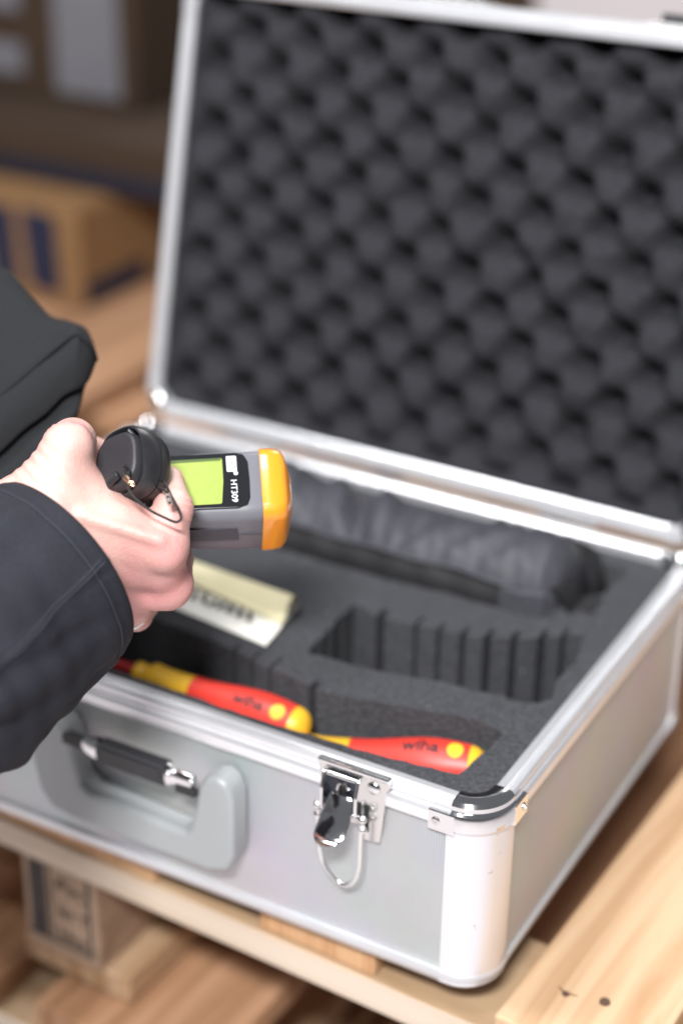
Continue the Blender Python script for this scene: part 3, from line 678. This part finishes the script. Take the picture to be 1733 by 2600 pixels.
def leaflet():
    e = empty('folded_leaflet','cream folded paper leaflet with dark blurred print lying on the foam','leaflet',(-.245,.125,.126))
    A,B,Cc,Dd = [np.array(p)-[-.245,.125] for p in ((-.2830,.1035),(-.1990,.0925),(-.2060,.1440),(-.2990,.1560))]
    def q(u,v): return (1-v)*((1-u)*A+u*B)+v*((1-u)*Dd+u*Cc)
    n = 24
    def sheet(vf,zf,m,nm):
        rings = []
        for i in range(n+1):
            u = i/n; rg = []
            for k in range(n+1):
                v = k/n; p = q(u,vf(u,v)); rg.append((p[0],p[1],zf(u,v)))
            rings.append(rg)
        bm = bmesh.new(); loft(bm,rings,False); o = obj(nm,bm,m,e,smooth=True); s_ = o.modifiers.new('s','SOLIDIFY'); s_.thickness = .0004; return o
    sheet(lambda u,v: v, lambda u,v: .0008+.002*u*v+.0014*math.sin(u*5)*v, PAPERW, 'lower_leaf')
    sheet(lambda u,v: 1.0-.52*v+.05*math.sin(math.pi*v), lambda u,v: .0030+.010*math.sin(math.pi*min(1,v*1.15))**.8*(.45+.55*u)+.004*v*(1-u), PAPER, 'upper_leaf')
    rr = random.Random(4); bm = bmesh.new()
    for k in range(7):
        u = .22+k*.085; v0 = .24+.02*rr.random(); pts = []
        for j in range(5): p = q(u+rr.uniform(-.018,.018), v0+.045*j); pts.append((p[0],p[1],.0034+.002*u*v0))
        for a_,b_ in zip(pts,pts[1:]):
            dd = Vector(b_)-Vector(a_); nn = Vector((-dd.y,dd.x,0)).normalized()*.0017
            vs = [bm.verts.new(Vector(t_)+sg*nn) for t_,sg in ((a_,1),(a_,-1),(b_,-1),(b_,1))]; bm.faces.new(vs)
    obj('lettering',bm,BLACKP,e)
leaflet()

# ================================================================== THERMOMETER
def frame(o, ex, ez):                # camera-space axes to a world matrix; ex, ez are (right, up, toward)
    ex = Vector(ex).normalized(); ez = Vector(ez); ez = (ez-ex*ez.dot(ex)).normalized(); ey = ez.cross(ex)
    m = Matrix.Identity(4); Rt = Matrix([list(r) for r in RC]).transposed()
    for j,v in enumerate((ex,ey,ez)):
        wv = Rt@v
        for i in range(3): m[i][j] = wv[i]
    p = at(*o)
    for i in range(3): m[i][3] = p[i]
    return m
HM = frame((562,1222,.931), (1,.045,-.10), (0,.50,.866))@Matrix.Diagonal((1.022,1.10,1.10,1))      # origin: middle of the screen face
th = empty('thermometer','grey and orange handheld thermometer with lime screen gripped in the hand','thermometer',mtx=HM)
mm = .001
def ring_x(x, w_, h, top, r, n=5):
    return [(x, a, b_) for a,b_ in rrect(w_,h,r,n,0,top-h/2)]
bm = bmesh.new()
secs = [(-40,33,30,-2.0,6),(-34,36,34,-.6,6.5),(-10,38.5,37.5,0,6.5),(10,39,38.5,0,6.5),(20.6,39,39,-.1,6.5),(21.3,38.2,38.2,-.4,6.3)]
loft(bm,[ring_x(x*mm,w_*mm,h*mm,t_*mm,r*mm) for x,w_,h,t_,r in secs],True,True,True); obj('body',bm,BODY,th,smooth=True,angle=40)
bm = bmesh.new()
secs = [(20.9,39.6,39.8,.3,6.4),(21.4,40.4,40.6,.7,6.6),(27,40.4,40.4,.7,6.6),(31.0,39.6,39.8,.3,7.2),(33.2,37.2,37.4,-.8,8),(34.0,35,35.2,-1.8,8)]
rg = [ring_x(x*mm,w_*mm,h*mm,t_*mm,r*mm,6) for x,w_,h,t_,r in secs]
cyz = (0,-19.2*mm)
for s_,x in ((.8,35.6),(.5,37.2),(.15,38.0)): rg.append([(x*mm,a*s_,cyz[1]+(b_-cyz[1])*s_) for (_,a,b_) in rg[5]])
loft(bm,rg,True,True,True); obj('lens_cap',bm,ORANGE,th,smooth=True,angle=40)
bm = bmesh.new(); prism(bm, [(x*mm,y*mm) for x,y in [(-36,-13.5),(-33,-15.4),(8,-15.6),(13,-14),(14.6,-10),(14.9,0),(14.6,10.5),(12.5,14.8),(8,15.9),(-33,15.4),(-36,13)]], -.0008,.0007)
bz = obj('screen_bezel',bm,BEZEL,th,bevel=.0005)
bm = bmesh.new(); prism(bm, [(x*mm,y*mm) for x,y in [(-33.5,-13.6),(-1.0,-13.2),(-.3,-12.6),(1.0,0),(1.0,12),(.3,12.9),(-33,12.4)]], .0006,.00085); obj('screen',bm,LCD,bz)
bm = bmesh.new(); prism(bm, [(x*mm,y*mm) for x,y in [(-33,12.4),(.3,12.9),(.2,11.4),(-33,10.6)]], .0007,.00092); obj('screen_shade',bm,mat('screen_shade',(.07,.11,.03),.3),bz)  # dark green strip: bezel shadow painted along the top of the screen
def dev_text(s, size, x, y, m, parent, z):
    me = text_mesh(s,size); o = link('lettering',me,m,parent)
    o.matrix_local = Matrix.Translation((x*mm,y*mm,z*mm))@Matrix.Rotation(-math.pi/2,4,'Z'); return o
dev_text('HT309',.0046,6.3,-6.2,WHITE,bz,.86)
bm = bmesh.new(); prism(bm, rrect(.0052,.0088,.0006,3,.0058,.0093), .0006,.00088); lg = obj('logo',bm,WHITE,bz)
dev_text('HT',.0052,5.8,9.3,BLACKP,bz,.95)
bm = bmesh.new(); bmesh.ops.create_circle(bm,cap_ends=True,segments=16,radius=.0011); r_ = obj('registered_mark',bm,WHITE,bz); r_.location = (.0078,.0038,.0009)
# side label and moulding seam (the side towards the viewer is local -y)
bm = bmesh.new(); prism(bm, [(-.034,-.0235),(.0085,-.0235),(.0072,-.0120),(-.034,-.0120)], 0,.0006, Matrix.Translation((0,-.0193,0))@Matrix.Rotation(math.pi/2,4,'X'))
obj('side_label',bm,BODYD,th)
bm = bmesh.new(); box(bm,.0085,.0206,-.0200,-.0190,-.0180,-.0175); obj('moulding_seam',bm,BODYD,th)
# grip
G0,G1 = Vector(pcam(290,1169,.886)),Vector(pcam(425,1219,.914))
gax = (G1-G0).normalized(); gx_ = (Vector((-.35,1,0))-gax*gax.dot(Vector((-.35,1,0)))).normalized(); gy_ = gax.cross(gx_)
def gp(t_, r, a, sq=.82, off=(0,0)):
    ca,sa = math.cos(a),math.sin(a); ca = math.copysign(abs(ca)**sq,ca); sa = math.copysign(abs(sa)**sq,sa)
    return G0+gax*t_+gx_*(r*ca+off[0])+gy_*(r*sa+off[1])
HMI = HM.inverted()
def cam_mm_w(p): return Vector(cam2w([np.array(p)/1000])[0])
def grings(L, n=44, sq=.72): return [[HMI@cam_mm_w(gp(q[0]+(q[3]*math.cos(2*math.pi*i/n+.5) if len(q)>3 else 0),q[1],2*math.pi*i/n,sq,q[2] if len(q)>2 else (0,0))) for i in range(n)] for q in L]
bm = bmesh.new(); loft(bm, grings([(1.2,.5),(0.9,8),(0.3,12.6),(.6,14.0),(1.8,14.9),(6,15.1),(14,15.2),(22,15.2),(27,13)]),True,True,True); gr = obj('grip',bm,RUBM,th,smooth=True,angle=50)
oc = (1.0,0)
bm = bmesh.new(); loft(bm, grings([(16,14.8),(11,15.3,oc,-2),(7.0,15.8,oc,-3),(5.4,16.6,oc,-3),(5.5,17.4,oc,-3),(7.0,18.2,oc,-2.6),(10,18.6,oc,-1.5),(13,18.7,(.5,0)),(15.6,18.4),(16.0,17.6),(16.1,15)]),True); obj('grip_collar',bm,RUBBER,gr,smooth=True,angle=50)
bm = bmesh.new(); loft(bm, grings([(16.2,16.8),(16.6,18.1),(20,17.8),(23.5,16.6),(26.5,14.4),(28.8,11.2),(30.2,6.5),(30.7,1)]),True,True,True); obj('battery_cover',bm,RUBBER,gr,smooth=True,angle=50)
bm = bmesh.new(); tube(bm,[HMI@Vector(at(*p)) for p in spline([(380,1220,.905),(412,1248,.930),(450,1262,.948)],5)],.0095,20); obj('neck',bm,RUBM,th,smooth=True)
# raised moulding on the butt and the bright chamfer
def gl(pts, r, nm, m):
    bm = bmesh.new(); tube(bm,[HMI@Vector(at(*p)) for p in spline(pts,5)],r,8); return obj(nm,bm,m,gr,smooth=True)
gl([(325,1092,.889),(340,1106,.889),(350,1130,.890),(352,1160,.889),(344,1190,.886),(322,1214,.883),(300,1228,.882)],.0013,'moulded_lip',RUBBER)
gl([(337,1128,.884),(336,1142,.883),(331,1158,.882),(326,1168,.881)],.0006,'moulded_edge',PLAST)
gl([(276,1226,.880),(287,1216,.879),(300,1205,.878)],.0022,'moulded_tab',RUBBER)
# wrist cord
cordp = [(326,1192,.875),(316,1183,.873),(309,1188,.872),(312,1200,.871),(320,1212,.870),(323,1228,.869),(329,1246,.868),(341,1263,.867),(359,1279,.866),(387,1299,.867),(415,1313,.867),(443,1325,.868),(455,1323,.869),(460,1314,.870),(455,1296,.871),(444,1276,.872),(436,1262,.873),(428,1245,.878),(420,1230,.883),(413,1218,.889)]
bm = bmesh.new(); tube(bm,[HMI@Vector(at(*p)) for p in spline(cordp,6)],.00068,8); cd = obj('wrist_cord',bm,CORD,th,smooth=True)
bm = bmesh.new(); tube(bm,[HMI@Vector(at(*p)) for p in spline([(436,1262,.873),(424,1250,.877),(410,1240,.881),(401,1237,.884)],5)],.00068,8); obj('cord_end',bm,CORD,cd,smooth=True)
bm = bmesh.new(); tube(bm,[HMI@Vector(at(*p)) for p in spline([(321,1214,.870),(327,1204,.872),(330,1195,.875)],5)],.00068,8); obj('cord_end',bm,CORD,cd,smooth=True)
def ferr(p0,p1,rx,m,nm='crimp'):
    bm = bmesh.new(); tube(bm,[HMI@Vector(at(*p0)),HMI@Vector(at(*p1))],rx,6); return obj(nm,bm,m,cd,bevel=.0003)
ferr((425,1256,.8725),(433,1281,.8705),.0017,mat('pale_crimp',(.8,.72,.66),.3,.9))
for p_ in ((426.5,1262,.8705),(431,1276,.869)):
    bm = bmesh.new(); bmesh.ops.create_uvsphere(bm,u_segments=10,v_segments=6,radius=.0007); k_ = obj('crimp_hole',bm,DARKM,cd,smooth=True); k_.location = HMI@Vector(at(*p_))
ferr((316,1211,.8685),(327,1221,.8675),.0012,BRASS)
bm = bmesh.new(); tube(bm,[HMI@Vector(at(334+7*math.cos(a),1228+4.5*math.sin(a)+3*math.cos(a),.8665)) for a in np.linspace(0,2*math.pi,16,endpoint=False)],.00055,6,closed=True); obj('split_ring',bm,BRASS,cd,smooth=True)

# ================================================================== PERSON
person = empty('person','person in a dark navy jacket gripping the thermometer, ring on one finger','person',tuple(at(120,1500,.88)))
PI_ = person.matrix_world.inverted() if False else Matrix.Translation(-Vector(at(120,1500,.88)))
def pw(P): return [tuple(PI_@Vector(p)) for p in P]
c = pcam
def hand_f(P):
    def cp(a,b,ra,rb): return cap_sdf(P,c(*a),c(*b),ra,rb)
    K = 9
    palm = cp((20,1480,.897),(165,1400,.896),26,24)
    palm = smin(palm, cp((-20,1330,.885),(140,1290,.888),20,20), K)
    palm = smin(palm, cp((150,1300,.888),(412,1384,.893),20,14.0), K)
    palm = smin(palm, cp((180,1390,.897),(402,1428,.906),21,14.0), K)
    palm = smin(palm, cp((190,1460,.908),(385,1478,.925),20,13), K)
    palm = smin(palm, cp((180,1530,.922),(330,1530,.940),18,13), K)
    palm = smin(palm, cp((180,1480,.925),(320,1440,.945),16,14), K)
    # thumb: base, knuckle, then away behind the grip
    th_ = cp((118,1270,.889),(172,1136,.885),20,12.6)
    th_ = smin(th_, cp((172,1136,.885),(186,1118,.903),12.4,11.4), 4)
    th_ = smin(th_, cp((186,1122,.903),(196,1135,.945),11.4,9.5), 4)
    th_ = smin(th_, cp((196,1135,.945),(260,1150,.965),9.3,7.5), 3)
    f = smin(palm, th_, 11)
    f = smin(f, cp((190,1200,.892),(280,1330,.895),9,14), 9)       # web
    # index finger
    ix = cp((412,1388,.892),(441,1292,.893),11.8,9.8)
    ix = smin(ix, cp((441,1292,.893),(424,1226,.915),9.9,8.8), 3)
    ix = smin(ix, cp((424,1226,.915),(370,1185,.945),8.6,7.6), 3)
    f = smin(f, ix, 4.5)
    f = smin(f, cp((420,1402,.888),(424,1396,.888),9.5,9.5), 4)    # knuckle bone
    # middle finger
    md = cp((405,1440,.907),(436,1480,.918),11.6,11.2)
    md = smin(md, cp((436,1480,.918),(446,1420,.945),11,9.5), 3)
    md = smin(md, cp((446,1420,.945),(400,1340,.965),9,8), 3)
    f = smin(f, md, 4.5)
    md2 = cp((350,1490,.925),(425,1500,.922),12,10.5); f = smin(f, md2, 6)
    # ring finger with the ring
    rg_ = cp((300,1530,.922),(346,1562,.955),9.6,8.6)
    rg_ = smin(rg_, cp((346,1562,.955),(380,1520,.972),8.4,8), 3)
    f = smin(f, rg_, 2.5)
    lt = cp((255,1560,.955),(330,1570,.968),9,7.5); f = smin(f, lt, 2)
    # tendons, thumb skin folds, knuckle dimples
    for a,b in (((210,1310,.8705),(405,1372,.8775)),((215,1385,.8775),(395,1420,.8915)),((250,1460,.886),(385,1470,.9105))):
        f = smin(f, cp(a,b,2.0,2.9), 5)
    return f
lo = [-190,-92,845]; hi = [-68,62,990]
Vh,Fh = snet(hand_f, lo, hi, 1.15)
# gentle relaxation and fine skin folds
def relax(V,F,n):
    for _ in range(n):
        acc = np.zeros_like(V); cn = np.zeros(len(V))
        for k in range(4):
            np.add.at(acc,F[:,k],V[F[:,(k+1)%4]]); np.add.at(cn,F[:,k],1); np.add.at(acc,F[:,(k+1)%4],V[F[:,k]]); np.add.at(cn,F[:,(k+1)%4],1)
        V = .4*V+.6*acc/np.maximum(cn,1)[:,None]
    return V
Vh = relax(Vh,Fh,3)
def near(p,r): return np.exp(-(((Vh-c(*p))**2).sum(1))/(r*r))
fold = np.zeros(len(Vh))
tdir = c(172,1136,.885)-c(60,1260,.885); tdir /= np.linalg.norm(tdir); sp = (Vh-c(60,1260,.885))@tdir
fold += .55*np.sin(sp*1.05)*near((85,1190,.875),15)
fold += .35*np.sin(sp*1.9)*near((172,1090,.885),10)
idr = c(441,1292,.893)-c(412,1388,.892); idr /= np.linalg.norm(idr); sp2 = (Vh-c(412,1388,.892))@idr
fold += .45*np.sin(sp2*1.9)*near((455,1300,.885),9)
wv = (Vh[:,0]*.9-Vh[:,1]*.5); fold += .35*np.sin(wv*2.6)*near((390,1510,.915),9)
ctr = np.array([c(250,1400,.9)]); dirn = Vh-ctr; dirn /= np.linalg.norm(dirn,axis=1)[:,None]
Vh = Vh+dirn*fold[:,None]
flush = .95*np.clip(near((430,1395,.880),12)*.55+near((455,1290,.885),12)*.45+near((440,1480,.91),22)*.6+near((350,1500,.92),22)*.6+near((172,1085,.885),14)*.5+near((330,1440,.89),18)*.35,0,1)
me = np_mesh('hand', np.array(pw(cam2w(Vh/1000))), Fh)
at_ = me.attributes.new('flush','FLOAT','POINT'); at_.data.foreach_set('value', flush.astype(np.float32))
hand = link('hand', me, skin_mat(), person, True)
# ring
rc = np.array(at(330,1551,.9435)); ra_ = np.array(at(346,1562,.955))-np.array(at(300,1530,.922)); ra_ /= np.linalg.norm(ra_)
u_ = np.cross(ra_,[0,0,1]); u_ /= np.linalg.norm(u_); v_ = np.cross(ra_,u_)
bm = bmesh.new(); tube(bm, pw([rc+.0097*(u_*math.cos(a)+v_*math.sin(a)) for a in np.linspace(0,2*math.pi,40,endpoint=False)]), .0010, 8, closed=True)
obj('ring',bm,CHROME,person,smooth=True)
# right sleeve
def sleeve():
    ct = c(150,1442,.897); ax_ = np.array([-.63,-.55,-.54]); ax_ /= np.linalg.norm(ax_)
    u = np.array([.66,-.75,0.]); u -= ax_*(u@ax_); u /= np.linalg.norm(u); v = np.cross(u,ax_); 
    if v[2] > 0: v = -v            # v points to the viewer
    nS,nA = 90,120; rings = []
    for i in range(nS+1):
        s_ = i/nS*270; ring = []
        for k in range(nA):
            a = 2*math.pi*k/nA; cu,sv = math.cos(a),math.sin(a)
            r = 53.5+5.0*(1-math.exp(-s_/22))+.055*s_
            r += -1.2*math.exp(-((s_-9)/1.3)**2)            # hem stitching
            amp = 1-math.exp(-s_/45)
            r += amp*(2.0*math.sin(a*3+s_*.045+.6)+2.6*math.sin(s_*.085+2.2*math.sin(a+.7))+1.5*math.sin(s_*.16-a*2+1)+.8*math.sin(a*7-s_*.06)+.7*math.sin(s_*.33+a*3))
            # diagonal seam ridge running from the hem towards the elbow
            a_s = 1.27-.0012*s_
            for a_f,sl,wd_,dp in ((.62,.0035,6.5,5.5),(1.75,-.0030,8,5.0),(2.35,.0022,7,5.6),(.15,-.002,7,5.0),(1.02,.0045,4,2.6)):
                g = ((a-(a_f+sl*(s_-60)))*58/wd_); r -= amp*dp*math.exp(-g*g)*(.65+.35*math.sin(s_*.035+a_f*5)); r += amp*dp*.5*math.exp(-(g-1.7)**2)
            r += (1.0*math.exp(-((a-a_s)*55/1.6)**2)-.9*math.exp(-((a-a_s)*55/1.0+2.6)**2))
            ring.append(ct+ax_*(s_-4*math.cos(a-1.0)*0)+u*r*cu*1.0+v*r*sv)
        rings.append(pw(cam2w(np.array(ring)/1000)))
    # turned-in hem
    inn = []
    for (s_,r) in ((1.5,50.5),(14,49.5),(40,49)):
        inn.append(pw(cam2w(np.array([ct+ax_*s_+u*r*math.cos(2*math.pi*k/nA)+v*r*math.sin(2*math.pi*k/nA) for k in range(nA)])/1000)))
    lip = pw(cam2w(np.array([ct+ax_*-.9+u*52.0*math.cos(2*math.pi*k/nA)+v*52.0*math.sin(2*math.pi*k/nA) for k in range(nA)])/1000))
    bm = bmesh.new(); loft(bm, inn[::-1]+[lip]+rings)
    o = obj('sleeve',bm,FABRIC,person,smooth=True)
    TH = mat('seam_thread',(.038,.040,.052),.85)
    def on(s_i,a_):
        k = (a_/(2*math.pi)*nA); k0 = int(k)%nA; f_ = k-int(k); p0 = np.array(rings[s_i][k0]); p1 = np.array(rings[s_i][(k0+1)%nA]); p = p0+(p1-p0)*f_
        cen = np.mean(np.array(rings[s_i]),0); return cen+(p-cen)*1.0035
    for da in (0,.035):
        b2 = bmesh.new(); tube(b2,[on(q,1.27+da-.0012*q*3) for q in range(1,82)],.00035,6); obj('seam',b2,TH,o,smooth=True)
    b2 = bmesh.new(); tube(b2,[on(4,a_) for a_ in np.linspace(0,2*math.pi,120,endpoint=False)],.0003,6,closed=True); obj('hem_stitch',b2,TH,o,smooth=True)
    return o
sleeve()
# the other sleeve, further back, with a piped boxy cuff
rails = {
 'A':[(-260,760,1.09),(-60,780,1.09),(40,830,1.09),(121,850,1.085),(170,850,1.08),(205,845,1.07),(225,880,1.06)],
 'B':[(-260,560,1.03),(-60,650,1.03),(40,712,1.03),(121,797,1.03),(175,808,1.03),(217,835,1.03),(238,872,1.03)],
 'C':[(-260,1225,.985),(-60,1055,.985),(50,962,.985),(179,854,.985),(208,860,.987),(232,882,.992),(243,915,1.0)],
 'D':[(-260,1390,.985),(-60,1195,.985),(50,1100,.985),(150,1005,.985),(195,985,.987),(226,965,.992),(243,925,1.0)],
 'D2':[(-260,1400,.993),(-60,1205,.993),(50,1108,.993),(150,1012,.993),(190,994,.995),(208,985,1.0),(222,970,1.01)],
 'E':[(-260,1540,.992),(-60,1350,.992),(50,1225,.992),(140,1120,.992),(192,1066,.995),(206,1030,1.0),(209,1000,1.01)],
 'F':[(-260,1540,1.07),(-60,1340,1.07),(50,1220,1.07),(130,1115,1.07),(170,1060,1.07),(190,1020,1.07),(200,985,1.06)]}
R7 = [spline([at(*p) for p in rails[k]],5) for k in 'A B C D D2 E F'.split()]
cols = [spline([R7[k][j] for k in range(7)],6,closed=True) for j in range(len(R7[0]))]
for j,q_ in enumerate(cols):
    for k,p_ in enumerate(q_):
        x_,y_,z_ = p_; am = .0013*min(1,(len(cols)-1-j)/6)
        q_[k] = p_+np.array([0,0,1.])*am*(math.sin(x_*95+y_*60)+.8*math.sin(x_*160-z_*120+1)+.6*math.sin(y_*210+z_*90))
bm = bmesh.new(); loft(bm,[pw(q_) for q_ in cols],True,False,True)
o = obj('far_sleeve',bm,FABRIC2,person,smooth=True); o['label'] = 'charcoal other sleeve with boxy piped cuff behind the hand'
bm = bmesh.new(); tube(bm, pw(np.array(R7[2])+ (CC-np.array(R7[2]))*.0008), .0017, 8); obj('piping',bm,FABRIC3,o,smooth=True)
